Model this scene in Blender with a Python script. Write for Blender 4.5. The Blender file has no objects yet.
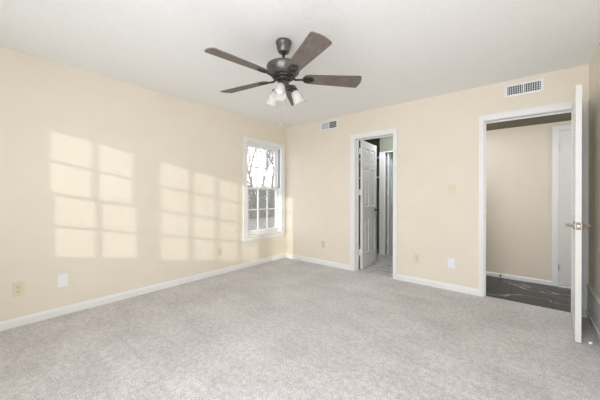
import bpy, bmesh, math, random
from mathutils import Vector, Matrix
S = bpy.context.scene
COL = S.collection
PI = math.pi

# ---------------------------------------------------------------- camera
cam_d = bpy.data.cameras.new('camera')
cam = bpy.data.objects.new('camera', cam_d)
COL.objects.link(cam)
cam.location = (0, 0, 1.1724)
cam.rotation_euler = (Matrix.Rotation(0.6889, 4, 'Z') @ Matrix.Rotation(PI / 2, 4, 'X') @ Matrix.Rotation(0.0023, 4, 'Z')).to_euler()
cam_d.sensor_width = 36
cam_d.lens = 36 * 272.6 / 600
cam_d.shift_y = -4.94 / 600
cam_d.clip_start = 0.02
S.camera = cam

# ---------------------------------------------------------------- world, sun, fill lights, exposure
w = bpy.data.worlds.new('sky')
S.world = w
w.use_nodes = True
bg = w.node_tree.nodes['Background']
bg.inputs[0].default_value = (0.94, 0.985, 1.05, 1)
bg.inputs[1].default_value = 2.5


def light(name, kind, loc, energy, color, direction=None, size=(1, 1), angle=None):
    d = bpy.data.lights.new(name, kind)
    o = bpy.data.objects.new(name, d)
    COL.objects.link(o)
    o.location = loc
    d.energy = energy
    d.color = color
    if direction is not None:
        o.rotation_euler = Vector(direction).to_track_quat('-Z', 'Y').to_euler()
    if kind == 'AREA':
        d.shape = 'RECTANGLE'
        d.size, d.size_y = size
    if angle is not None:
        d.angle = angle
    return o


FILL_TINT = (0.97, 1.02, 1.15)  # cool tint of the added front fill
light('sun', 'SUN', (5, -10, 4), 1.5, (1.0, 0.96, 0.88), direction=(-0.5, 1.0, -0.20), angle=math.radians(0.9))
# added fill light behind the camera, on bare wall beside the triple window
light('front_fill', 'AREA', (-0.38, -0.40, 1.25), 48, FILL_TINT, direction=(0, 1, 0.0), size=(1.5, 2.0))
light('hallway_fill', 'AREA', (-0.95, 4.4, 2.0), 7, (0.98, 1.0, 1.08), direction=(0.7, 0, -1), size=(0.3, 0.5))  # added fill to brighten the hallway, no fixture there
light('hallway_fill', 'AREA', (1.5, 4.4, 1.9), 7, (0.98, 1.0, 1.08), direction=(-1, 0, -0.4), size=(0.5, 0.5))  # second added fill, out of view at the right end
light('bathroom_fill', 'AREA', (-1.65, 4.75, 2.38), 14, (0.97, 1.0, 1.06), direction=(-0.1, 0, -1), size=(0.4, 1.0))  # added fill so the bathroom is not dark, not a real fixture

S.view_settings.view_transform = 'Standard'
S.view_settings.look = 'None'
S.view_settings.gamma = 1
S.view_settings.exposure = 0.07
S.view_settings.use_curve_mapping = False
S.cycles.use_denoising = True
S.cycles.max_bounces = 10
S.cycles.diffuse_bounces = 6
S.cycles.transparent_max_bounces = 16
S.cycles.sample_clamp_indirect = 4.0


# ---------------------------------------------------------------- materials
def srgb(r, g, b):
    f = lambda v: (v / 255 / 12.92) if v / 255 <= 0.04045 else ((v / 255 + 0.055) / 1.055) ** 2.4
    return (f(r), f(g), f(b), 1)


def base_mat(name, col, rough=0.6, metal=0.0, spec=0.5):
    m = bpy.data.materials.new(name)
    m.use_nodes = True
    p = m.node_tree.nodes['Principled BSDF']
    p.inputs['Base Color'].default_value = col
    p.inputs['Roughness'].default_value = rough
    p.inputs['Metallic'].default_value = metal
    p.inputs['Specular IOR Level'].default_value = spec
    return m, m.node_tree, p


def noise_mat(name, c1, c2, scale, rough=0.7, bump=0.0, bscale=None, metal=0.0, detail=4, stretch=None, spec=0.4, dist=0.01):
    m, t, p = base_mat(name, c1, rough, metal, spec)
    tc = t.nodes.new('ShaderNodeTexCoord')
    mp = t.nodes.new('ShaderNodeMapping')
    t.links.new(tc.outputs['Object'], mp.inputs[0])
    if stretch:
        mp.inputs['Scale'].default_value = stretch
    n = t.nodes.new('ShaderNodeTexNoise')
    n.inputs['Scale'].default_value = scale
    n.inputs['Detail'].default_value = detail
    t.links.new(mp.outputs[0], n.inputs['Vector'])
    r = t.nodes.new('ShaderNodeValToRGB')
    r.color_ramp.elements[0].position = 0.35
    r.color_ramp.elements[1].position = 0.65
    r.color_ramp.elements[0].color = c1
    r.color_ramp.elements[1].color = c2
    t.links.new(n.outputs['Fac'], r.inputs[0])
    t.links.new(r.outputs[0], p.inputs['Base Color'])
    if bump:
        n2 = t.nodes.new('ShaderNodeTexNoise')
        n2.inputs['Scale'].default_value = bscale or scale
        n2.inputs['Detail'].default_value = 3
        t.links.new(mp.outputs[0], n2.inputs['Vector'])
        b = t.nodes.new('ShaderNodeBump')
        b.inputs['Strength'].default_value = bump
        b.inputs['Distance'].default_value = dist
        t.links.new(n2.outputs['Fac'], b.inputs['Height'])
        t.links.new(b.outputs[0], p.inputs['Normal'])
    return m


WALL = noise_mat('cream_wall_paint', srgb(236, 227, 210), srgb(238, 230, 213), 3, 0.75, 0.12, 160, dist=0.002, spec=0.25)
HALLWALL = noise_mat('beige_wall_paint', srgb(234, 224, 207), srgb(236, 227, 210), 3, 0.75, 0.1, 160, dist=0.002, spec=0.25)
GREEN = noise_mat('sage_wall_paint', srgb(140, 142, 126), srgb(146, 148, 132), 3, 0.8, spec=0.2)
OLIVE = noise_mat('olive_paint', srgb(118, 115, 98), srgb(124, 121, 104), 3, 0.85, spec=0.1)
CEIL = noise_mat('ceiling_paint', srgb(243, 243, 242), srgb(246, 246, 245), 30, 0.9, 0.28, 70, dist=0.006, spec=0.1)
TRIM = noise_mat('white_trim_paint', srgb(240, 240, 238), srgb(243, 243, 241), 5, 0.35, spec=0.4)
DOORM = noise_mat('white_door_paint', srgb(232, 232, 228), srgb(236, 236, 232), 5, 0.4, spec=0.4)
IVORY = noise_mat('ivory_plastic', srgb(225, 220, 190), srgb(228, 223, 194), 8, 0.4)
WHITEP = noise_mat('white_plastic', srgb(240, 242, 244), srgb(243, 245, 247), 8, 0.4)
DARK = noise_mat('duct_shade', srgb(60, 60, 56), srgb(70, 70, 66), 20, 0.9)  # shade inside the vents, put in as a dark colour
SLOT = noise_mat('dark_slot', srgb(90, 80, 50), srgb(96, 86, 56), 20, 0.9)
NICKEL = noise_mat('satin_nickel', srgb(186, 181, 170), srgb(196, 191, 180), 30, 0.3, metal=1.0)
PLATE = noise_mat('dull_nickel', srgb(150, 143, 128), srgb(162, 155, 140), 30, 0.6, metal=0.6)
PEWTER = noise_mat('brushed_pewter', srgb(104, 102, 98), srgb(118, 115, 110), 40, 0.38, metal=0.85)
DPEWTER = noise_mat('dark_pewter', srgb(64, 62, 60), srgb(78, 76, 73), 40, 0.45, metal=0.7)
BLADE = noise_mat('grey_oak_blade', srgb(98, 89, 83), srgb(128, 117, 109), 9, 0.5, stretch=(1.2, 14, 1))
BULB, _t, _p = base_mat('lit_bulb', (1, 1, 1, 1), 0.3)
_p.inputs['Emission Color'].default_value = (1, 0.98, 0.95, 1)
_p.inputs['Emission Strength'].default_value = 0.1
BRASSB = noise_mat('bead_chain', srgb(190, 186, 178), srgb(170, 166, 158), 200, 0.4, metal=0.6)
FENCE = noise_mat('weathered_fence', srgb(88, 86, 84), srgb(136, 133, 130), 5, 0.9, stretch=(1, 7, 0.6))
BARK = noise_mat('tree_bark', srgb(118, 108, 98), srgb(160, 150, 138), 8, 0.9)
LEAF = noise_mat('shrub_leaf', srgb(74, 76, 64), srgb(108, 109, 94), 6, 0.8)
GROUND = noise_mat('leafy_ground', srgb(92, 89, 84), srgb(148, 143, 135), 6, 0.95, detail=8)
RUBBER = noise_mat('white_rubber', srgb(238, 238, 238), srgb(244, 244, 244), 5, 0.5)
BLACKR = noise_mat('black_rubber', srgb(40, 40, 40), srgb(50, 50, 50), 5, 0.6)

# frosted bell glass
FROST, t, p = base_mat('frosted_glass', srgb(244, 242, 239), 0.35)
tr = t.nodes.new('ShaderNodeBsdfTranslucent')
tr.inputs[0].default_value = srgb(240, 238, 234)
mx = t.nodes.new('ShaderNodeMixShader')
mx.inputs[0].default_value = 0.5
t.links.new(p.outputs[0], mx.inputs[1])
t.links.new(tr.outputs[0], mx.inputs[2])
tp = t.nodes.new('ShaderNodeBsdfTransparent')
mx2 = t.nodes.new('ShaderNodeMixShader')
mx2.inputs[0].default_value = 0.35
t.links.new(mx.outputs[0], mx2.inputs[1])
t.links.new(tp.outputs[0], mx2.inputs[2])
t.links.new(mx2.outputs[0], t.nodes['Material Output'].inputs[0])

# window glass
GLASS = bpy.data.materials.new('window_glass')
GLASS.use_nodes = True
t = GLASS.node_tree
t.nodes.remove(t.nodes['Principled BSDF'])
tp = t.nodes.new('ShaderNodeBsdfTransparent')
tp.inputs[0].default_value = (0.97, 0.98, 0.98, 1)
gl = t.nodes.new('ShaderNodeBsdfGlossy')
gl.inputs['Roughness'].default_value = 0.02
mx = t.nodes.new('ShaderNodeMixShader')
mx.inputs[0].default_value = 0.06
t.links.new(tp.outputs[0], mx.inputs[1])
t.links.new(gl.outputs[0], mx.inputs[2])
t.links.new(mx.outputs[0], t.nodes['Material Output'].inputs[0])


def carpet():
    m, t, p = base_mat('grey_beige_carpet', srgb(210, 202, 197), 1.0, spec=0.0)
    p.inputs['Sheen Weight'].default_value = 0.15
    N, L = t.nodes, t.links
    tc = N.new('ShaderNodeTexCoord')

    def noise(scale, detail, st=None, rot=0.0):
        mp = N.new('ShaderNodeMapping')
        L.new(tc.outputs['Object'], mp.inputs[0])
        mp.inputs['Rotation'].default_value = (0, 0, rot)
        if st:
            mp.inputs['Scale'].default_value = st
        n = N.new('ShaderNodeTexNoise')
        n.inputs['Scale'].default_value = scale
        n.inputs['Detail'].default_value = detail
        L.new(mp.outputs[0], n.inputs['Vector'])
        return n

    def ramp(n, c1, c2, a, b):
        r = N.new('ShaderNodeValToRGB')
        r.color_ramp.elements[0].position, r.color_ramp.elements[1].position = a, b
        r.color_ramp.elements[0].color, r.color_ramp.elements[1].color = c1, c2
        L.new(n.outputs['Fac'], r.inputs[0])
        return r

    def mul(a, b, fac=1.0):
        x = N.new('ShaderNodeMix')
        x.data_type = 'RGBA'
        x.blend_type = 'MULTIPLY'
        x.inputs[0].default_value = fac
        L.new(a, x.inputs[6])
        L.new(b, x.inputs[7])
        return x.outputs[2]
    fine = ramp(noise(120, 3), srgb(192, 187, 185), srgb(242, 238, 236), 0.34, 0.66)
    mid = ramp(noise(26, 4), (0.82, 0.82, 0.82, 1), (1, 1, 1, 1), 0.35, 0.62)
    big = ramp(noise(2.6, 5), (0.88, 0.88, 0.88, 1), (1, 1, 1, 1), 0.38, 0.6)
    streak = ramp(noise(1.0, 3, (1.2, 6, 1), 0.5), (0.95, 0.95, 0.95, 1), (1, 1, 1, 1), 0.42, 0.58)
    c = mul(mul(mul(fine.outputs[0], mid.outputs[0]), big.outputs[0]), streak.outputs[0])
    L.new(c, p.inputs['Base Color'])
    b = N.new('ShaderNodeBump')
    b.inputs['Strength'].default_value = 0.6
    b.inputs['Distance'].default_value = 0.012
    L.new(noise(95, 3).outputs['Fac'], b.inputs['Height'])
    L.new(b.outputs[0], p.inputs['Normal'])
    return m


def marble(name, base, vein, tile, grout, rough, off=(0, 0), vscale=2.2, thick=0.03, spec=0.5, voff=(0, 0)):
    m, t, p = base_mat(name, base, rough, 0.0, spec)
    N, L = t.nodes, t.links
    tc = N.new('ShaderNodeTexCoord')
    n = N.new('ShaderNodeTexNoise')
    n.inputs['Scale'].default_value = vscale
    n.inputs['Detail'].default_value = 5
    n.inputs['Distortion'].default_value = 1.2
    vm = N.new('ShaderNodeMapping')
    vm.inputs['Location'].default_value = (voff[0], voff[1], 0)
    L.new(tc.outputs['Object'], vm.inputs[0])
    L.new(vm.outputs[0], n.inputs['Vector'])
    # veins follow the 0.5 level of the noise
    s = N.new('ShaderNodeMath'); s.operation = 'SUBTRACT'; s.inputs[1].default_value = 0.5
    a = N.new('ShaderNodeMath'); a.operation = 'ABSOLUTE'
    L.new(n.outputs['Fac'], s.inputs[0]); L.new(s.outputs[0], a.inputs[0])
    r = N.new('ShaderNodeValToRGB')
    r.color_ramp.elements[0].position, r.color_ramp.elements[1].position = 0.0, thick
    r.color_ramp.elements[0].color, r.color_ramp.elements[1].color = vein, base
    L.new(a.outputs[0], r.inputs[0])
    mp = N.new('ShaderNodeMapping')
    mp.inputs['Location'].default_value = (off[0], off[1], 0)
    L.new(tc.outputs['Object'], mp.inputs[0])
    br = N.new('ShaderNodeTexBrick')
    br.offset = 0.0
    br.inputs['Scale'].default_value = 1
    br.inputs['Brick Width'].default_value = tile[0]
    br.inputs['Row Height'].default_value = tile[1]
    br.inputs['Mortar Size'].default_value = 0.004
    br.inputs['Mortar'].default_value = grout
    L.new(mp.outputs[0], br.inputs['Vector'])
    L.new(r.outputs[0], br.inputs['Color1'])
    L.new(r.outputs[0], br.inputs['Color2'])
    L.new(br.outputs['Color'], p.inputs['Base Color'])
    return m


CARPET = carpet()
BLACKM = marble('black_marble_tile', srgb(66, 67, 65), srgb(190, 190, 186), (0.37, 1.2), srgb(25, 25, 25), 0.3, (0.125, 0.4), 0.8, 0.006, 0.2, (3.1, 1.7))
WHITEM = marble('white_marble_tile', srgb(205, 200, 196), srgb(138, 132, 127), (0.6, 0.6), srgb(165, 161, 156), 0.3, (0, 0), 3.2, 0.03)


# ---------------------------------------------------------------- mesh helpers
def box(bm, x0, x1, y0, y1, z0, z1, M=None):
    vs = [bm.verts.new((x, y, z)) for x in (x0, x1) for y in (y0, y1) for z in (z0, z1)]
    if M:
        for v in vs:
            v.co = M @ v.co
    for f in ((0, 1, 3, 2), (4, 6, 7, 5), (0, 4, 5, 1), (2, 3, 7, 6), (0, 2, 6, 4), (1, 5, 7, 3)):
        bm.faces.new([vs[i] for i in f])


def lathe(bm, prof, n=32, M=None, cap=True):
    """prof: list of (radius, z) revolved about z"""
    rings = []
    for r, z in prof:
        ring = []
        for k in range(n):
            a = 2 * PI * k / n
            c = Vector((r * math.cos(a), r * math.sin(a), z))
            ring.append(bm.verts.new(M @ c if M else c))
        rings.append(ring)
    for i in range(len(rings) - 1):
        for k in range(n):
            bm.faces.new((rings[i][k], rings[i][(k + 1) % n], rings[i + 1][(k + 1) % n], rings[i + 1][k]))
    if cap:
        bm.faces.new(rings[0][::-1])
        bm.faces.new(rings[-1])


def tube(bm, pts, rads, n=8, cap=True):
    pts = [Vector(q) for q in pts]
    if not isinstance(rads, (list, tuple)):
        rads = [rads] * len(pts)
    rings = []
    for i, q in enumerate(pts):
        d = (pts[min(i + 1, len(pts) - 1)] - pts[max(i - 1, 0)]).normalized()
        u = d.orthogonal().normalized() if i == 0 else (u - d * u.dot(d)).normalized()
        v = d.cross(u)
        rings.append([bm.verts.new(q + (u * math.cos(2 * PI * k / n) + v * math.sin(2 * PI * k / n)) * rads[i]) for k in range(n)])
    for i in range(len(rings) - 1):
        for k in range(n):
            bm.faces.new((rings[i][k], rings[i][(k + 1) % n], rings[i + 1][(k + 1) % n], rings[i + 1][k]))
    if cap:
        bm.faces.new(rings[0][::-1])
        bm.faces.new(rings[-1])


def obj(name, bm, mat, parent=None, smooth=False, bevel=0.0, loc=None, rot=None):
    bmesh.ops.recalc_face_normals(bm, faces=bm.faces)
    me = bpy.data.meshes.new(name)
    bm.to_mesh(me)
    bm.free()
    o = bpy.data.objects.new(name, me)
    COL.objects.link(o)
    me.materials.append(mat)
    if smooth:
        for f in me.polygons:
            f.use_smooth = True
    if bevel:
        b = o.modifiers.new('bevel', 'BEVEL')
        b.width = bevel
        b.segments = 2
        b.limit_method = 'ANGLE'
    if parent:
        o.parent = parent
    if loc:
        o.location = loc
    if rot:
        o.rotation_euler = rot
    return o


def thing(name, label, cat, loc=(0, 0, 0), rz=0.0, group=None):
    o = bpy.data.objects.new(name, None)
    COL.objects.link(o)
    o.empty_display_size = 0.1
    o.location = loc
    o.rotation_euler = (0, 0, rz)
    tag(o, label, cat, group)
    return o


def tag(o, label, cat, group=None):
    o['label'] = label
    o['category'] = cat
    if group:
        o['group'] = group
    return o


def struct(o, label=None, cat=None):
    o['kind'] = 'structure'
    if label:
        o['label'] = label
        o['category'] = cat
    return o


def wall_boxes(bm, axis, a0, a1, t0, t1, z0, z1, holes):
    """solid wall along `axis` ('x' or 'y') from a0 to a1, thickness t0..t1, with rectangular holes (h0,h1,hz0,hz1)"""
    def b(u0, u1, q0, q1):
        if u1 - u0 < 1e-5 or q1 - q0 < 1e-5:
            return
        if axis == 'x':
            box(bm, u0, u1, t0, t1, q0, q1)
        else:
            box(bm, t0, t1, u0, u1, q0, q1)
    cur = a0
    for h0, h1, hz0, hz1 in sorted(holes):
        b(cur, h0, z0, z1)
        b(h0, h1, z0, hz0)
        b(h0, h1, hz1, z1)
        cur = h1
    b(cur, a1, z0, z1)


# ---------------------------------------------------------------- room shell
XL, XR, YB, YF, H = -3.479, 0.478, 3.792, -0.50, 2.44
bm = bmesh.new(); box(bm, XL - 0.14, XR + 0.12, YF - 0.06, YB + 0.045, -0.05, 0.0)
struct(obj('floor', bm, CARPET), 'grey-beige cut pile carpet across the whole bedroom', 'carpet')
bm = bmesh.new(); box(bm, XL - 0.14, XR + 0.12, YF - 0.06, YB + 0.12, H, H + 0.06)
struct(obj('ceiling', bm, CEIL), 'white textured bedroom ceiling', 'ceiling')

WY0, WY1, WZ0, WZ1 = 2.865, 3.683, 0.50, 2.052
bm = bmesh.new(); wall_boxes(bm, 'y', YF - 0.06, YB + 0.12, XL - 0.14, XL, 0, H, [(WY0, WY1, WZ0, WZ1)])
struct(obj('wall_left', bm, WALL), 'cream left wall with sunlight patches', 'wall')
A0, A1, AH = -2.028, -1.417, 2.045
B0, B1, BH = -0.372, 0.388, 2.038
bm = bmesh.new(); wall_boxes(bm, 'x', XL, 2.0, YB, YB + 0.12, 0, H, [(A0, A1, 0, AH), (B0, B1, 0, BH)])
struct(obj('wall_back', bm, WALL), 'cream back wall with two doorways', 'wall')
bm = bmesh.new(); box(bm, XR, XR + 0.12, YF - 0.06, YB, 0, H)
struct(obj('wall_right', bm, WALL), 'shaded wall at the right behind the open door', 'wall')
FW = [(-2.977, -2.610, 2), (-2.464, -1.648, 4), (-1.518, -1.137, 2)]   # glass areas of the triple window
GZ0, GZ1 = 0.777, 1.988
bm = bmesh.new()
wall_boxes(bm, 'x', XL, XR, YF - 0.06, YF, 0, H, [(a - 0.045, b + 0.045, GZ0 - 0.045, GZ1 + 0.045) for a, b, n in FW])
struct(obj('wall_front', bm, WALL), 'wall behind the camera with a triple window', 'wall')


# baseboards: board with a small ogee cap, profile extruded along a run
def base_run(name, pts, h=0.078, d=0.014, mat=TRIM, parent=None, **kw):
    """pts: list of straight runs ((x0,y0),(x1,y1)); board stands on the left-hand side of each run"""
    bm = bmesh.new()
    prof = [(0, 0), (d, 0), (d, h * 0.72), (d * 0.75, h * 0.80), (d * 0.6, h * 0.92), (d * 0.3, h), (0, h)]
    for (x0, y0), (x1, y1) in pts:
        u = Vector((x1 - x0, y1 - y0, 0)).normalized()
        n = Vector((-u.y, u.x, 0))
        r = [[bm.verts.new(Vector((x, y, 0)) + n * q + Vector((0, 0, z))) for q, z in prof] for x, y in ((x0, y0), (x1, y1))]
        k = len(prof)
        for i in range(k):
            bm.faces.new((r[0][i], r[0][(i + 1) % k], r[1][(i + 1) % k], r[1][i]))
        bm.faces.new(r[0][::-1]); bm.faces.new(r[1])
    o = obj(name, bm, mat, parent)
    return struct(o) if parent is None else o


base_run('baseboard_left', [((XL, YB), (XL, YF))])
base_run('baseboard_back', [((A0 - 0.068, YB), (XL + 0.014, YB)), ((B0 - 0.040, YB), (A1 + 0.05, YB))])
base_run('baseboard_front', [((XL + 0.014, YF), (XR - 0.02, YF))])

# tall board on the right wall with cap moulding and shoe moulding
RBM = noise_mat('right_board_paint', srgb(222, 222, 220), srgb(228, 228, 226), 5, 0.45)
bm = bmesh.new()
box(bm, XR - 0.012, XR, YF, YB, 0, 0.312)
box(bm, XR - 0.020, XR, YF, YB, 0.312, 0.326)
box(bm, XR - 0.024, XR, YF, YB, 0.062, 0.080)
struct(obj('baseboard_right', bm, RBM, bevel=0.003), 'tall white baseboard on the right wall', 'baseboard')


# door casings (with jamb lining inside the opening)
def casing(name, a0, a1, h, y, wl, wr, wt, depth=0.12, proj=0.016, stop_y=None, lining_only=False):
    """opening a0..a1 up to h in a wall whose room face is at y; room at -y, wall goes to y+depth"""
    bm = bmesh.new()
    for s in ((y - proj, y),) if not lining_only else ():
        box(bm, a0 - wl, a0 + 0.004, s[0], s[1], 0, h + wt)
        box(bm, a1 - 0.004, a1 + wr, s[0], s[1], 0, h + wt)
        box(bm, a0 - 0.0, a1 + 0.0, s[0], s[1], h - 0.004, h + wt)
        # raised outer band of the moulding
        box(bm, a0 - wl, a0 - wl + 0.018, s[0] - 0.006, s[0], 0, h + wt)
        box(bm, a1 + wr - 0.018, a1 + wr, s[0] - 0.006, s[0], 0, h + wt)
        box(bm, a0 - wl + 0.018, a1 + wr - 0.018, s[0] - 0.006, s[0], h + wt - 0.018, h + wt)
    c = obj(name, bm, TRIM, bevel=0.002)
    struct(c)
    bm = bmesh.new()
    box(bm, a0, a0 + 0.012, y, y + depth, 0, h)
    box(bm, a1 - 0.012, a1, y, y + depth, 0, h)
    box(bm, a0 + 0.012, a1 - 0.012, y, y + depth, h - 0.006, h)
    if stop_y:
        s0, s1 = stop_y
        box(bm, a0 + 0.012, a0 + 0.024, s0, s1, 0, h - 0.012)
        box(bm, a1 - 0.024, a1 - 0.012, s0, s1, 0, h - 0.012)
        box(bm, a0 + 0.024, a1 - 0.024, s0, s1, h - 0.024, h - 0.012)
    obj('jamb', bm, TRIM, c)
    return c


trimA = casing('trim_1', A0, A1, AH, YB, 0.070, 0.050, 0.066, stop_y=(YB + 0.05, YB + 0.075))
trimB = casing('trim_2', B0, B1, BH, YB, 0.041, 0.082, 0.067, stop_y=(YB + 0.045, YB + 0.075))
bm = bmesh.new(); box(bm, B0 + 0.0, B0 + 0.0135, YB + 0.010, YB + 0.034, 0.90, 0.96)
obj('strike_plate', bm, NICKEL, trimB)

# ---------------------------------------------------------------- hallway and bathroom behind
HY = 4.84
bm = bmesh.new(); box(bm, -1.2, 2.0, YB + 0.045, HY + 0.1, -0.05, 0.0)
struct(obj('floor_hallway', bm, BLACKM), 'black marble tiles in the hallway', 'floor')
bm = bmesh.new(); wall_boxes(bm, 'x', -1.2, 2.0, HY, HY + 0.1, 0, 2.2, [(0.335, 1.095, 0, 2.01)])
struct(obj('wall_hallway', bm, HALLWALL), 'beige far wall of the hallway', 'wall')
bm = bmesh.new(); box(bm, -1.2, 2.0, YB + 0.12, HY, 2.125, 2.2)
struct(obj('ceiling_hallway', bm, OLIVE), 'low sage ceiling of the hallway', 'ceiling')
bm = bmesh.new(); box(bm, 2.0, 2.1, YB, HY + 0.1, 0, 2.2)
struct(obj('wall_hallway_end', bm, HALLWALL))
base_run('baseboard_hallway', [((0.279, HY), (-1.1, HY))], h=0.058)
bm = bmesh.new(); box(bm, -1.3, -1.2, YB + 0.12, 7.2, 0, H)
struct(obj('wall_bathroom_right', bm, GREEN))
bm = bmesh.new(); box(bm, -3.2, -1.2, YB + 0.045, 7.2, -0.05, 0.0)
struct(obj('floor_bathroom', bm, WHITEM), 'white marble floor seen through the narrow doorway', 'floor')
bm = bmesh.new(); box(bm, -3.2, -1.2, YB + 0.12, 7.2, H, H + 0.06)
struct(obj('ceiling_bathroom', bm, GREEN))
bm = bmesh.new(); box(bm, -3.3, -3.2, YB + 0.12, 7.2, 0, H)
struct(obj('wall_bathroom_left', bm, GREEN))
bm = bmesh.new(); box(bm, -3.2, -1.2, 7.1, 7.2, 0, H)
struct(obj('wall_bathroom_far', bm, GREEN))
# partition with the inner doorway
PA0, PA1, PY = -2.128, -1.42, 5.20
bm = bmesh.new(); wall_boxes(bm, 'x', -2.23, -1.3, PY, PY + 0.1, 0, H, [(PA0, PA1, 0, 2.03)])
struct(obj('wall_bathroom_partition', bm, GREEN))
casing('trim_3', PA0, PA1, 2.03, PY, 0.10, 0.08, 0.0, depth=0.1)


# ---------------------------------------------------------------- doors
def panel_leaf(bm, W, Hh, T, cols, rows, z0=0.006):
    """door leaf: x 0..W, y 0..T, z z0..Hh; both faces carry raised panels. cols/rows: lists of (start,end)."""
    xs = sorted({0.0, W, *[v for c in cols for v in c]})
    zs = sorted({z0, Hh, *[v for r in rows for v in r]})

    def isp(xa, xb, za, zb):
        return any(abs(c[0] - xa) < 1e-6 and abs(c[1] - xb) < 1e-6 for c in cols) and any(abs(r[0] - za) < 1e-6 and abs(r[1] - zb) < 1e-6 for r in rows)
    for y, sgn in ((0.0, 1), (T, -1)):
        for i in range(len(xs) - 1):
            for j in range(len(zs) - 1):
                xa, xb, za, zb = xs[i], xs[i + 1], zs[j], zs[j + 1]
                if not isp(xa, xb, za, zb):
                    bm.faces.new([bm.verts.new(q) for q in ((xa, y, za), (xb, y, za), (xb, y, zb), (xa, y, zb))])
                else:
                    loops = []
                    for ins, dep in ((0, 0), (0.008, 0.012), (0.020, 0.012), (0.040, 0.002)):
                        yy = y + sgn * dep
                        loops.append([bm.verts.new(q) for q in ((xa + ins, yy, za + ins), (xb - ins, yy, za + ins), (xb - ins, yy, zb - ins), (xa + ins, yy, zb - ins))])
                    for a, b in zip(loops, loops[1:]):
                        for k in range(4):
                            bm.faces.new((a[k], a[(k + 1) % 4], b[(k + 1) % 4], b[k]))
                    bm.faces.new(loops[-1])
    for q in (((0, 0, z0), (0, T, z0), (0, T, Hh), (0, 0, Hh)), ((W, 0, z0), (W, T, z0), (W, T, Hh), (W, 0, Hh)),
              ((0, 0, z0), (W, 0, z0), (W, T, z0), (0, T, z0)), ((0, 0, Hh), (W, 0, Hh), (W, T, Hh), (0, T, Hh))):
        bm.faces.new([bm.verts.new(v) for v in q])
    bmesh.ops.remove_doubles(bm, verts=bm.verts, dist=1e-5)


def six_panel(W, Hh, T=0.035):
    bm = bmesh.new()
    st = 0.10 if W > 0.7 else 0.085
    mid = 0.09 if W > 0.7 else 0.075
    pw = (W - 2 * st - mid) / 2
    cols = [(st, st + pw), (st + pw + mid, W - st)]
    k = Hh / 2.03
    rows = [(0.24 * k, 0.80 * k), (0.99 * k, 1.59 * k), (1.70 * k, 1.92 * k)]
    panel_leaf(bm, W, Hh, T, cols, rows)
    return bm


def hinge(parent, x, y, z, sx=1, mat=NICKEL, r=0.006, h=0.09, plate=True, yd=1):
    bm = bmesh.new()
    lathe(bm, [(r * 0.6, -h / 2 - 0.005), (r, -h / 2), (r, h / 2), (r * 0.6, h / 2 + 0.005)], 12, Matrix.Translation((x, y, z)))
    if plate:
        box(bm, x, x + sx * 0.03, y - 0.0015, y + 0.0015, z - h / 2, z + h / 2)
    return obj('hinge', bm, mat, parent)


def lever_handle(parent, x, y, z, side, toward):
    """lever set on a leaf face; side=-1 for the y=0 face, +1 for the y=T face; toward=direction of lever along x"""
    M = Matrix.Translation((x, y, z)) @ Matrix.Rotation(-side * PI / 2, 4, 'X')
    bm = bmesh.new()
    lathe(bm, [(0.033, 0.0), (0.033, 0.006), (0.030, 0.011), (0.013, 0.012), (0.012, 0.048), (0.010, 0.052)], 24, M)
    yy = y + side * 0.046
    tube(bm, [(x, yy, z), (x + toward * 0.02, yy + side * 0.003, z), (x + toward * 0.07, yy + side * 0.004, z - 0.001), (x + toward * 0.115, yy - side * 0.002, z - 0.003)],
         [0.010, 0.010, 0.008, 0.007], 12)
    return obj('handle', bm, NICKEL, parent, smooth=True)


# big bedroom door: hinged at the right jamb, swung into the room so its edge faces the camera
hx, hy = 0.380, 3.768
tx, ty = 0.332, 3.084          # free end, left face is at tx-...
d = Vector((tx - hx, ty - hy, 0))
ang = math.atan2(d.y, d.x)
W1 = d.length
door_b = thing('door_1', 'white bedroom door standing open with satin lever handles, its edge toward the room', 'door', (hx, hy, 0), ang)
struct(door_b)
leaf = obj('door_leaf', six_panel(W1, 2.055), DOORM, door_b, loc=(0, -0.0175, 0))
# local +x runs to the free end; local +y is to the right of the leaf as seen from the camera
leaf_T = 0.035
lever_handle(door_b, W1 - 0.065, -0.0175, 0.93, -1, -1)
lever_handle(door_b, W1 - 0.065, 0.0175, 0.93, 1, -1)
bm = bmesh.new(); box(bm, W1 - 0.001, W1 + 0.0015, -0.0125, 0.0125, 0.90, 0.96)
lp = obj('latch_plate', bm, PLATE, door_b)
bm = bmesh.new(); box(bm, W1 + 0.001, W1 + 0.010, -0.006, 0.006, 0.922, 0.938)
obj('latch_bolt', bm, NICKEL, lp)
for z in (0.25, 1.05, 1.82):
    hinge(door_b, 0.0, 0.022, z, 1)

# narrow bathroom door: hinged on the left jamb, open 90 degrees away from the bedroom
door_a = thing('door_2', 'narrow white six panel door open into the marble floored room', 'door', (A0 + 0.030, YB + 0.135, 0), math.radians(93.5))
struct(door_a)
obj('door_leaf', six_panel(0.61, 2.035), DOORM, door_a, loc=(0, -0.035, 0))
for z in (0.27, 1.22, 1.87):
    bm = bmesh.new()
    box(bm, -0.010, 0.012, -0.005, 0.035, z - 0.045, z + 0.045)
    lathe(bm, [(0.005, z - 0.05), (0.007, z - 0.045), (0.007, z + 0.045), (0.005, z + 0.05)], 12, Matrix.Translation((-0.008, -0.022, 0)))
    obj('hinge', bm, WHITEP, door_a)
bm = bmesh.new()
lathe(bm, [(0.024, 0), (0.024, 0.006), (0.009, 0.008), (0.009, 0.026), (0.022, 0.034), (0.026, 0.046), (0.020, 0.058), (0.006, 0.062)], 24,
      Matrix.Translation((0.54, -0.035, 0.92)) @ Matrix.Rotation(PI / 2, 4, 'X'))
obj('knob', bm, DPEWTER, door_a, smooth=True)['label'] = 'dark metal knob'

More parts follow.
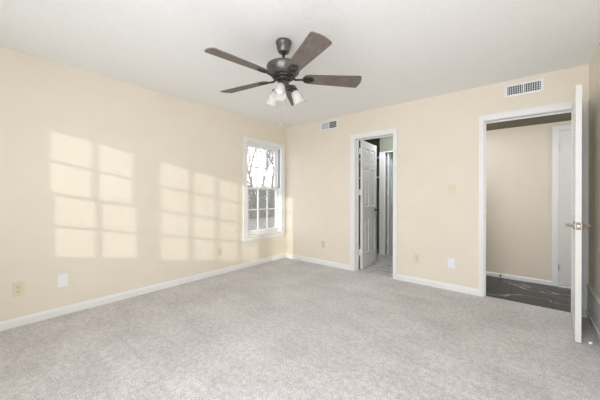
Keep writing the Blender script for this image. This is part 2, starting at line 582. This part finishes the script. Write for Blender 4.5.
# inner door in the partition beyond
door_c = thing('door_3', 'white panelled door open further inside the narrow doorway', 'door', (PA0 + 0.050, PY + 0.01, 0), math.radians(84))
struct(door_c)
obj('door_leaf', six_panel(0.60, 2.018), DOORM, door_c, loc=(0.006, -0.035, 0))
for z in (0.27, 1.22, 1.80):
    bm = bmesh.new(); box(bm, -0.03, 0.012, -0.024, -0.014, z - 0.045, z + 0.045)
    obj('hinge', bm, WHITEP, door_c)

# flat door across the hallway
door_h = thing('door_4', 'flat white door across the hallway behind the open door', 'door', (0.335, HY, 0), 0)
struct(door_h)
bm = bmesh.new(); box(bm, 0.006, 0.754, 0.004, 0.039, 0.012, 2.006)
obj('door_leaf', bm, DOORM, door_h, bevel=0.003)
bm = bmesh.new()
box(bm, -0.055, 0.004, -0.014, 0, 0, 2.07); box(bm, 0.756, 0.815, -0.014, 0, 0, 2.07); box(bm, 0.004, 0.756, -0.014, 0, 2.01, 2.07)
obj('casing', bm, TRIM, door_h, bevel=0.002)
for z in (0.25, 1.80):
    bm = bmesh.new(); lathe(bm, [(0.006, z - 0.045), (0.006, z + 0.045)], 12, Matrix.Translation((0.006, -0.003, 0)))
    obj('hinge', bm, NICKEL, door_h)

# wire closet shelves in the recess beside the inner doorway
for k, (z, lab) in enumerate(((1.98, 'upper white wire shelf in the dark recess beyond the narrow door'), (1.56, 'lower white wire shelf in the dark recess beyond the narrow door'))):
    bm = bmesh.new()
    box(bm, -3.19, -2.235, 5.40, 5.412, z - 0.03, z)
    for i in range(12):
        tube(bm, [(-3.19, 5.42 + 0.03 * i, z), (-2.235, 5.42 + 0.03 * i, z)], 0.003, 6)
    for i in range(5):
        box(bm, -3.15 + i * 0.2, -3.144 + i * 0.2, 5.41, 5.8, z - 0.008, z - 0.003)
    tag(obj('wire_shelf', bm, WHITEP), lab, 'shelf')
bm = bmesh.new(); box(bm, -3.2, -2.18, 5.82, 5.88, 0, H)
box(bm, -2.23, -2.18, PY + 0.1, 5.82, 0, H)
struct(obj('wall_closet', bm, GREEN))


# ---------------------------------------------------------------- windows
def sash(name, parent, x0, x1, z0, z1, cols, rows, y, st=0.045, mun=0.020, T=0.03, rail_b=None, rail_t=None):
    """sash frame round a glass area x0..x1, z0..z1; y = inner face"""
    rb = rail_b or st
    rt = rail_t or st
    bm = bmesh.new()
    box(bm, x0 - st, x0, y, y + T, z0 - rb, z1 + rt)
    box(bm, x1, x1 + st, y, y + T, z0 - rb, z1 + rt)
    box(bm, x0, x1, y, y + T, z0 - rb, z0)
    box(bm, x0, x1, y, y + T, z1, z1 + rt)
    o = obj(name, bm, TRIM, parent)
    bm = bmesh.new()
    for i in range(1, cols):
        x = x0 + (x1 - x0) * i / cols
        box(bm, x - mun / 2, x + mun / 2, y + 0.004, y + T - 0.004, z0, z1)
    for j in range(1, rows):
        z = z0 + (z1 - z0) * j / rows
        box(bm, x0, x1, y + 0.005, y + T - 0.005, z - mun / 2, z + mun / 2)
    obj('muntin_grid', bm, TRIM, o)
    bm = bmesh.new()
    box(bm, x0, x1, y + T / 2 - 0.001, y + T / 2 + 0.001, z0, z1)
    obj('window_pane', bm, GLASS, o)
    return o


# window_1 in the left wall. Local x -> world +Y, local y -> world -X (outwards)
win = thing('window_1', 'white double hung window with divided panes near the room corner', 'window', (XL, 0, 0), PI / 2)
struct(win)
bm = bmesh.new()   # casing on the wall face
box(bm, 2.788, WY0 + 0.004, -0.018, 0, 0.465, 2.106)
box(bm, WY1 - 0.004, 3.752, -0.018, 0, 0.465, 2.106)
box(bm, WY0 + 0.004, WY1 - 0.004, -0.018, 0, WZ1 - 0.004, 2.106)
box(bm, 2.788, 2.804, -0.025, -0.018, 0.465, 2.106)
box(bm, 3.736, 3.752, -0.025, -0.018, 0.465, 2.106)
box(bm, 2.804, 3.736, -0.025, -0.018, 2.090, 2.106)
obj('casing', bm, TRIM, win, bevel=0.002)
bm = bmesh.new()   # stool and apron
box(bm, 2.771, 3.768, -0.040, 0, 0.442, 0.465)
box(bm, WY0, WY1, 0, 0.14, 0.465, 0.502)
box(bm, 2.792, 3.748, -0.014, 0, 0.410, 0.442)
obj('window_sill', bm, TRIM, win, bevel=0.003)
bm = bmesh.new()   # jamb liner
box(bm, WY0, WY0 + 0.012, 0, 0.16, 0.502, WZ1)
box(bm, WY1 - 0.012, WY1, 0, 0.16, 0.502, WZ1)
box(bm, WY0 + 0.012, WY1 - 0.012, 0, 0.16, WZ1 - 0.012, WZ1)
obj('jamb', bm, TRIM, win)
bm = bmesh.new(); box(bm, WY1 - 0.0135, WY1 - 0.012, 0.030, 0.076, 1.30, 2.02)
obj('sash_track', bm, noise_mat('grey_track', srgb(140, 140, 142), srgb(150, 150, 152), 9, 0.7), win)
lo = sash('lower_sash', win, 2.975, 3.640, 0.568, 1.273, 3, 2, 0.085, st=0.030, rail_b=0.065, rail_t=0.035)
up = sash('upper_sash', win, 2.975, 3.640, 1.309, 1.997, 3, 2, 0.120, st=0.030, rail_b=0.035, rail_t=0.045)
bm = bmesh.new(); box(bm, 3.27, 3.33, 0.070, 0.100, 1.308, 1.320); tube(bm, [(3.30, 0.080, 1.320), (3.30, 0.080, 1.329), (3.33, 0.072, 1.331)], 0.005, 8)
obj('sash_lock', bm, WHITEP, lo)

# front windows behind the camera. Local x -> world -X, local y -> world -Y
names = ['window_2', 'window_3', 'window_4']
for (a, b, n), nm in zip(FW, names):
    wn = thing(nm, None, None, (0, YF, 0), PI)
    del wn['label'], wn['category']
    struct(wn)
    l0, l1 = -b, -a
    zm = (GZ0 + GZ1) / 2
    if n == 2:
        sash('upper_sash', wn, l0, l1, zm + 0.02, GZ1, n, 2, 0.012, st=0.045, mun=0.024, rail_b=0.02)
        sash('lower_sash', wn, l0, l1, GZ0, zm - 0.02, n, 2, -0.022, st=0.045, mun=0.024, rail_t=0.02)
    else:
        sash('fixed_sash', wn, l0, l1, GZ0, GZ1, n, 4, 0.012, st=0.045, mun=0.026)
    bm = bmesh.new()
    for x0, x1, z0, z1 in ((l0 - 0.085, l0 - 0.041, GZ0 - 0.1, GZ1 + 0.12), (l1 + 0.041, l1 + 0.085, GZ0 - 0.1, GZ1 + 0.12), (l0 - 0.041, l1 + 0.041, GZ1 + 0.041, GZ1 + 0.12), (l0 - 0.041, l1 + 0.041, GZ0 - 0.1, GZ0 - 0.041)):
        box(bm, x0 if x0 > l0 else x0, x1, -0.016, 0, z0, z1)
    obj('casing', bm, TRIM, wn)


# ---------------------------------------------------------------- ceiling fan
FX, FY = -1.537, 1.649
fan = thing('ceiling_fan', 'pewter ceiling fan with five grey wood blades and frosted bell lamps', 'ceiling fan', (FX, FY, 0))
bm = bmesh.new()
lathe(bm, [(0.058, 2.44), (0.064, 2.436), (0.065, 2.420), (0.060, 2.412), (0.058, 2.398), (0.052, 2.370), (0.046, 2.354), (0.042, 2.346), (0.030, 2.340), (0.016, 2.338)], 40)
obj('canopy', bm, PEWTER, fan, smooth=True)
bm = bmesh.new(); lathe(bm, [(0.012, 2.345), (0.012, 2.252)], 16)
lathe(bm, [(0.019, 2.270), (0.021, 2.262), (0.021, 2.250), (0.016, 2.247)], 20)
obj('downrod', bm, DPEWTER, fan, smooth=True)
bm = bmesh.new()
lathe(bm, [(0.03, 2.252), (0.09, 2.249), (0.128, 2.242), (0.138, 2.234), (0.140, 2.224), (0.137, 2.205), (0.126, 2.178), (0.104, 2.156), (0.085, 2.148)], 56)
obj('motor_housing', bm, PEWTER, fan, smooth=True)
bm = bmesh.new()
lathe(bm, [(0.085, 2.149), (0.088, 2.143), (0.084, 2.135), (0.062, 2.130), (0.060, 2.118), (0.050, 2.112)], 40)
for k in range(18):
    a = 2 * PI * k / 18
    box(bm, -0.004, 0.004, 0.080, 0.0905, 2.136, 2.152, Matrix.Rotation(a, 4, 'Z'))
obj('flywheel', bm, DPEWTER, fan, smooth=False)
bm = bmesh.new()
lathe(bm, [(0.040, 2.114), (0.046, 2.105), (0.046, 2.070), (0.040, 2.055), (0.022, 2.046), (0.012, 2.030), (0.004, 2.026)], 32)
obj('switch_housing', bm, PEWTER, fan, smooth=True)

BT = 0.006


def blade_mesh():
    bm = bmesh.new()
    r0, r1 = 0.160, 0.654
    pts = []
    # outline, right side root -> tip -> left side
    w0, w1 = 0.056, 0.078
    N = 8
    outl = []
    for k in range(N + 1):      # rounded root
        a = PI / 2 + PI * k / N
        outl.append((r0 + 0.045 + 0.045 * math.cos(a), w0 * math.sin(a)))
    outl = outl[::-1]           # from -w side to +w side reversed below
    root = [(x, y) for x, y in outl]
    tip = []
    for cx, cy, s, e in ((r1 - 0.026, w1 - 0.018, PI / 2, 0.25), ):
        for k in range(7):
            a = s + (e - s) * k / 6
            tip.append((cx + 0.018 * math.cos(a), cy + 0.018 * math.sin(a)))
    tip2 = [(x, -y) for x, y in tip][::-1]
    mid = [(r1 - 0.001, 0.035), (r1 + 0.003, 0.012), (r1 + 0.003, -0.012), (r1 - 0.001, -0.035)]
    outline = root + []          # root goes -w ... +w ?
    if outline[-1][1] < 0:
        outline = outline[::-1]
    outline = outline + tip + mid + tip2
    top = [bm.verts.new((x, y, BT / 2)) for x, y in outline]
    bot = [bm.verts.new((x, y, -BT / 2)) for x, y in outline]
    bm.faces.new(top); bm.faces.new(bot[::-1])
    n = len(top)
    for i in range(n):
        bm.faces.new((top[i], top[(i + 1) % n], bot[(i + 1) % n], bot[i]))
    return bm


def arm_mesh():
    bm = bmesh.new()
    # flat neck from the flywheel then an oval ring plate below the blade root
    tube(bm, [(0.070, 0, 0.004), (0.10, 0, -0.012), (0.135, 0, -0.010), (0.160, 0, -0.007)], [0.010, 0.009, 0.008, 0.009], 10)
    cx, n = 0.205, 28
    ring = []
    for k in range(n):
        a = 2 * PI * k / n
        ring.append((a, math.cos(a), math.sin(a)))
    for (ro, wo, ri, wi) in ((0.052, 0.034, 0.038, 0.021),):
        vs = []
        for a, c, s in ring:
            vs.append([bm.verts.new((cx + ro * c, wo * s, -0.0035)), bm.verts.new((cx + ro * c, wo * s, -0.010)),
                       bm.verts.new((cx + ri * c, wi * s, -0.010)), bm.verts.new((cx + ri * c, wi * s, -0.0035))])
        for i in range(n):
            for k in range(4):
                bm.faces.new((vs[i][k], vs[(i + 1) % n][k], vs[(i + 1) % n][(k + 1) % 4], vs[i][(k + 1) % 4]))
    box(bm, cx - 0.045, cx + 0.045, -0.007, 0.007, -0.009, -0.0035)
    for sx in (-0.028, 0.028):
        lathe(bm, [(0.007, 0), (0.006, -0.004), (0.003, -0.005)], 12, Matrix.Translation((cx + sx, 0, -0.009)))
    return bm


b0 = obj('blade', blade_mesh(), BLADE)
a0 = obj('blade_arm', arm_mesh(), DPEWTER)
PITCH = math.radians(-13)
for k in range(5):
    a = math.radians(-25.6 + 72 * k)
    b = b0 if k == 0 else b0.copy()
    c = a0 if k == 0 else a0.copy()
    if k:
        COL.objects.link(b); COL.objects.link(c)
    b.parent = fan
    b.location = (0, 0, 2.138)
    b.rotation_mode = 'XYZ'
    b.rotation_euler = (Matrix.Rotation(a, 4, 'Z') @ Matrix.Rotation(PITCH, 4, 'X')).to_euler()
    c.parent = b
    c.location = (0, 0, 0)
    c.rotation_euler = (0, 0, 0)

for deg in (59.5, 179.5, 299.5):
    a = math.radians(deg)
    M0 = Matrix.Rotation(a, 4, 'Z')
    bm = bmesh.new()
    P = lambda r, z: M0 @ Vector((r, 0, z))
    tube(bm, [P(0.036, 2.085), P(0.065, 2.082), P(0.082, 2.072), P(0.088, 2.060)], 0.008, 10)
    tilt = math.radians(27)
    Mh = M0 @ Matrix.Translation((0.084, 0, 2.062)) @ Matrix.Rotation(PI - tilt, 4, 'Y')
    # socket cup: local +z points down and outwards
    lathe(bm, [(0.012, -0.004), (0.024, 0.0), (0.028, 0.010), (0.028, 0.028), (0.025, 0.031)], 24, Mh)
    lamp = obj('lamp_holder', bm, DPEWTER, fan, smooth=True)
    bm = bmesh.new()
    prof = [(0.024, 0.022), (0.032, 0.030), (0.037, 0.045), (0.040, 0.070), (0.044, 0.095), (0.050, 0.118), (0.057, 0.134)]
    full = prof + [(r - 0.0025, z - 0.0005) for r, z in prof[::-1]]
    lathe(bm, full, 36, Mh, cap=False)
    obj('lamp_shade', bm, FROST, lamp, smooth=True)
    bm = bmesh.new()
    lathe(bm, [(0.010, 0.026), (0.012, 0.040), (0.022, 0.055), (0.029, 0.074), (0.028, 0.088), (0.020, 0.101), (0.008, 0.107), (0.001, 0.108)], 24, Mh)
    obj('bulb', bm, BULB, lamp, smooth=True)

# pull chains
for (ox, oy, zb, fob) in ((-0.030, 0.010, 1.755, True), (0.018, 0.012, 1.865, False)):
    bm = bmesh.new()
    tube(bm, [(ox, oy, 2.06), (ox, oy, zb)], 0.0014, 6)
    z = 2.05
    while z > zb + 0.01:
        lathe(bm, [(0.0006, z + 0.0022), (0.0024, z), (0.0006, z - 0.0022)], 8, Matrix.Translation((ox, oy, 0)))
        z -= 0.012
    pc = obj('pull_chain', bm, BRASSB, fan)
    if fob:
        bm = bmesh.new()
        lathe(bm, [(0.002, zb + 0.03), (0.006, zb + 0.025), (0.007, zb + 0.005), (0.004, zb)], 12, Matrix.Translation((ox, oy, 0)))
        obj('chain_fob', bm, NICKEL, pc, smooth=True)


# ---------------------------------------------------------------- wall plates
def on_wall(wall, u, z):
    """origin + rotation so that local x is along the wall, local -y points into the room"""
    if wall == 'left':
        return (XL, u, z), PI / 2
    return (u, YB, z), 0.0


def plate_bm(w_, h_):
    bm = bmesh.new()
    box(bm, -w_ / 2, w_ / 2, -0.006, 0, -h_ / 2, h_ / 2)
    return bm


def outlet(wall, u, z, label, mat=IVORY, w_=0.076, h_=0.124, group=None):
    l, r = on_wall(wall, u, z)
    o = thing('power_outlet', label, 'outlet', l, r, group)
    obj('cover_plate', plate_bm(w_, h_), mat, o, bevel=0.003)
    for dz in (0.0215, -0.0215):
        bm = bmesh.new()
        box(bm, -0.017, 0.017, -0.0095, -0.005, dz - 0.0145, dz + 0.0145)
        rc = obj('receptacle', bm, mat, o, bevel=0.004)
        bm = bmesh.new()
        box(bm, -0.0085, -0.0055, -0.0100, -0.0090, dz - 0.002, dz + 0.009)
        box(bm, 0.0055, 0.0085, -0.0100, -0.0090, dz - 0.001, dz + 0.008)
        box(bm, -0.003, 0.003, -0.0100, -0.0090, dz - 0.011, dz - 0.006)
        obj('slots', bm, SLOT, rc)
    bm = bmesh.new(); lathe(bm, [(0.003, 0.005), (0.003, 0.0075)], 10, Matrix.Rotation(PI / 2, 4, 'X'))
    obj('screw', bm, NICKEL, o)
    return o


def blank(wall, u, z, label, w_=0.082, h_=0.128):
    l, r = on_wall(wall, u, z)
    o = thing('blank_wall_plate', label, 'wall plate', l, r)
    obj('cover_plate', plate_bm(w_, h_), WHITEP, o, bevel=0.003)
    for dz in (0.042, -0.042):
        bm = bmesh.new(); lathe(bm, [(0.0032, 0.005), (0.003, 0.0072)], 10, Matrix.Translation((0, 0, dz)) @ Matrix.Rotation(PI / 2, 4, 'X'))
        obj('screw', bm, WHITEP, o)
    return o


outlet('left', 0.280, 0.329, 'ivory outlet low on the left wall, nearest the camera')
outlet('left', 2.357, 0.327, 'ivory outlet on the left wall inside the sunlit patch', w_=0.070)
outlet('back', -1.107, 0.332, 'ivory outlet low on the back wall between the two doorways')
outlet('back', -2.62, 0.340, 'small ivory outlet low on the back wall left of the narrow doorway', w_=0.070)
blank('left', 0.582, 0.336, 'white blank plate low on the left wall beside the ivory outlet')
blank('back', -0.692, 0.335, 'white blank plate low on the back wall near the wide doorway')
l, r = on_wall('back', -0.694, 1.243)
sw = thing('light_switch', 'ivory light switch at hand height left of the wide doorway', 'switch', l, r)
obj('cover_plate', plate_bm(0.086, 0.130), IVORY, sw, bevel=0.003)
bm = bmesh.new(); box(bm, -0.006, 0.006, -0.0075, -0.005, -0.013, 0.013)
box(bm, -0.004, 0.004, -0.018, -0.006, -0.002, 0.007)
obj('toggle', bm, IVORY, sw, bevel=0.001)
for dz in (0.03, -0.03):
    bm = bmesh.new(); lathe(bm, [(0.0032, 0.005), (0.003, 0.0072)], 10, Matrix.Translation((0, 0, dz)) @ Matrix.Rotation(PI / 2, 4, 'X'))
    obj('screw', bm, IVORY, sw)


# ---------------------------------------------------------------- air vents
def vent(x0, x1, z0, z1, label, mx, mz, nv=9):
    """register with a white frame and two banks of angled vanes turned to either side"""
    v = thing('air_vent', label, 'air vent', ((x0 + x1) / 2, YB, (z0 + z1) / 2))
    W, Hh = (x1 - x0) / 2, (z1 - z0) / 2
    bm = bmesh.new()
    box(bm, -W, -W + mx, -0.008, 0, -Hh, Hh); box(bm, W - mx, W, -0.008, 0, -Hh, Hh)
    box(bm, -W + mx, W - mx, -0.008, 0, Hh - mz, Hh); box(bm, -W + mx, W - mx, -0.008, 0, -Hh, -Hh + mz)
    box(bm, -0.006, 0.006, -0.008, 0, -Hh + mz, Hh - mz)
    obj('frame', bm, WHITEP, v, bevel=0.002)
    bm = bmesh.new(); box(bm, -W + mx, W - mx, -0.0015, 0, -Hh + mz, Hh - mz)
    obj('duct_shade_sheet', bm, DARK, v)  # dark sheet stands in for the duct's shade; the wall behind is solid
    for sgn in (-1, 1):
        a0, a1 = (0.006, W - mx) if sgn > 0 else (-W + mx, -0.006)
        bm = bmesh.new()
        n = nv
        for i in range(n):
            x = a0 + (a1 - a0) * (i + 0.5) / n
            M = Matrix.Translation((x, -0.005, 0)) @ Matrix.Rotation(sgn * math.radians(32), 4, 'Z')
            box(bm, -0.0011, 0.0011, -0.0045, 0.0045, -Hh + mz, Hh - mz, M)
        for k in (-1, 0, 1):
            z = k * (Hh - mz) * 0.5
            box(bm, a0, a1, -0.0035, -0.002, z - 0.0018, z + 0.0018)
        obj('vane_bank', bm, WHITEP, v)
    return v


vent(-0.174, 0.154, 2.258, 2.393, 'large white air vent high above the wide doorway', 0.026, 0.024, 7)
vent(-2.675, -2.334, 2.259, 2.397, 'small white air vent high on the wall left of the narrow doorway', 0.022, 0.018, 9)


# ---------------------------------------------------------------- door stops
def spring_stop(name, loc, rz, L, label, tipmat):
    o = thing(name, label, 'door stop', loc, rz)
    bm = bmesh.new()
    Mx = Matrix.Rotation(PI / 2, 4, 'X')
    lathe(bm, [(0.013, 0.0), (0.013, 0.003), (0.006, 0.008)], 16, Mx)
    obj('mounting_plate', bm, NICKEL, o, smooth=False)
    bm = bmesh.new()
    pts = []
    n = 14
    for i in range(n * 10 + 1):
        a = 2 * PI * i / 10
        pts.append((0.0055 * math.cos(a), -0.006 - (L - 0.018) * i / (n * 10), 0.0055 * math.sin(a)))
    tube(bm, pts, 0.0012, 5)
    obj('spring', bm, NICKEL, o, smooth=True)
    bm = bmesh.new()
    lathe(bm, [(0.007, L - 0.018), (0.010, L - 0.014), (0.010, L - 0.003), (0.007, L)], 16, Mx)
    obj('rubber_tip', bm, tipmat, o, smooth=True)
    return o


spring_stop('door_stop', (XR - 0.012, 3.01, 0.050), -PI / 2, 0.085, 'spring door stop with white rubber tip on the right baseboard', RUBBER)
spring_stop('door_stop', (-0.262, HY - 0.014, 0.040), 0, 0.075, 'small spring door stop with dark tip on the hallway baseboard', BLACKR)

# ---------------------------------------------------------------- outdoors beyond the left window
GZ = -0.35
bm = bmesh.new(); box(bm, -60, XL - 0.16, -8, 60, GZ - 0.1, GZ)
struct(obj('ground', bm, GROUND), 'grey leafy ground outside the window', 'ground')

fence = thing('wooden_fence', 'tall weathered grey board fence seen through the window', 'fence', (-13.8, 12, GZ))
rnd = random.Random(4)
bm = bmesh.new()
y = -6.0
while y < 12:
    hh = 2.02 + rnd.uniform(-0.02, 0.02)
    box(bm, -0.012, 0.012, y, y + 0.125, 0.05, hh)
    y += 0.165
obj('fence_boards', bm, FENCE, fence)
bm = bmesh.new()
for z in (0.35, 1.75):
    box(bm, -0.06, -0.015, -6, 12, z, z + 0.09)
obj('fence_rails', bm, FENCE, fence)
for k in range(8):
    bm = bmesh.new(); box(bm, -0.15, -0.06, -5.9 + k * 2.4, -5.8 + k * 2.4, 0, 2.05)
    obj('fence_post', bm, FENCE, fence)


def tree(loc, h, seed, label, r0=0.16, spread=0.55):
    rnd = random.Random(seed)
    bm = bmesh.new()

    def grow(p, d, L, r, lev):
        n = 3
        pts, rr = [p], [r]
        for i in range(n):
            d = (d + Vector((rnd.uniform(-1, 1), rnd.uniform(-1, 1), rnd.uniform(-0.5, 0.7))) * 0.14).normalized()
            p = p + d * (L / n)
            pts.append(p); rr.append(r * (1 - 0.4 * (i + 1) / n))
        tube(bm, pts, rr, 6 if lev < 2 else 4, cap=False)
        if lev >= 6:
            return
        for k in range(rnd.choice((2, 3, 3))):
            side = Vector((rnd.uniform(-1, 1), rnd.uniform(-1, 1), rnd.uniform(-0.1, 0.6)))
            nd = (d + side * spread * 1.3).normalized()
            q = pts[rnd.choice((1, 2, 3))] if lev else pts[rnd.choice((2, 3))]
            grow(q, nd, L * rnd.uniform(0.62, 0.82), rr[-1] * rnd.uniform(0.6, 0.85), lev + 1)
        grow(pts[-1], (d + Vector((0, 0, 0.2))).normalized(), L * 0.7, rr[-1], lev + 1)
    root = thing('bare_tree', label, 'tree', loc)
    grow(Vector((0, 0, 0)), Vector((rnd.uniform(-0.1, 0.1), rnd.uniform(-0.1, 0.1), 1)), h * 0.34, r0, 0)
    obj('branches', bm, BARK, root)
    return root


tree((-18.5, 16.2, GZ), 10, 3, 'bare winter tree beyond the fence at the left of the window', 0.14, 0.6)
tree((-21.5, 21.2, GZ), 11, 8, 'bare winter tree beyond the fence in the middle of the window', 0.20, 0.6)
tree((-18.0, 20.6, GZ), 9, 21, 'bare winter tree beyond the fence at the right of the window', 0.12, 0.6)
tree((-33.0, 30.0, GZ), 15, 33, 'pale bare tree farthest away beyond the fence', 0.2, 0.6)
bm = bmesh.new(); tube(bm, [(0, 0, 0), (0.02, 0.02, 0.9), (-0.02, 0.05, 2.4), (0.05, 0.0, 5.0)], [0.10, 0.085, 0.075, 0.05], 14)
tt = thing('bare_tree', 'reddish slim trunk standing in the yard at the right edge of the window', 'tree', (-8.2, 9.15, GZ))
obj('trunk', bm, noise_mat('reddish_bark', srgb(128, 104, 98), srgb(160, 138, 130), 12, 0.9), tt)


def shrub(loc, r, h, seed, label):
    rnd = random.Random(seed)
    bm = bmesh.new()
    for _ in range(900):
        th, ph = rnd.uniform(0, 2 * PI), math.acos(rnd.uniform(-0.9, 1))
        rr = rnd.uniform(0.6, 1.0)
        c = Vector((r * rr * math.sin(ph) * math.cos(th), r * rr * math.sin(ph) * math.sin(th), h / 2 + h / 2 * rr * math.cos(ph)))
        u = Vector((rnd.uniform(-1, 1), rnd.uniform(-1, 1), rnd.uniform(-1, 1))).normalized()
        v = u.orthogonal().normalized()
        s = rnd.uniform(0.05, 0.10)
        bm.faces.new([bm.verts.new(c + q) for q in (u * s, v * s * 0.6, -u * s, -v * s * 0.6)])
    o = thing('evergreen_shrub', label, 'shrub', loc)
    obj('foliage', bm, LEAF, o)
    bm = bmesh.new(); tube(bm, [(0, 0, 0), (0, 0, h * 0.6)], [0.05, 0.02], 8)
    obj('stem', bm, BARK, o)


for k, (yy, rr, hh, lab) in enumerate(((12.1, 0.85, 2.5, 'left'), (13.9, 0.85, 2.35, 'second from the left'), (15.7, 0.85, 2.6, 'third from the left'), (17.5, 0.85, 2.45, 'right'))):
    shrub((-15.0, yy, GZ), rr, hh, 40 + k, 'dark shrub top behind the fence, ' + lab + ' of the four in the window')
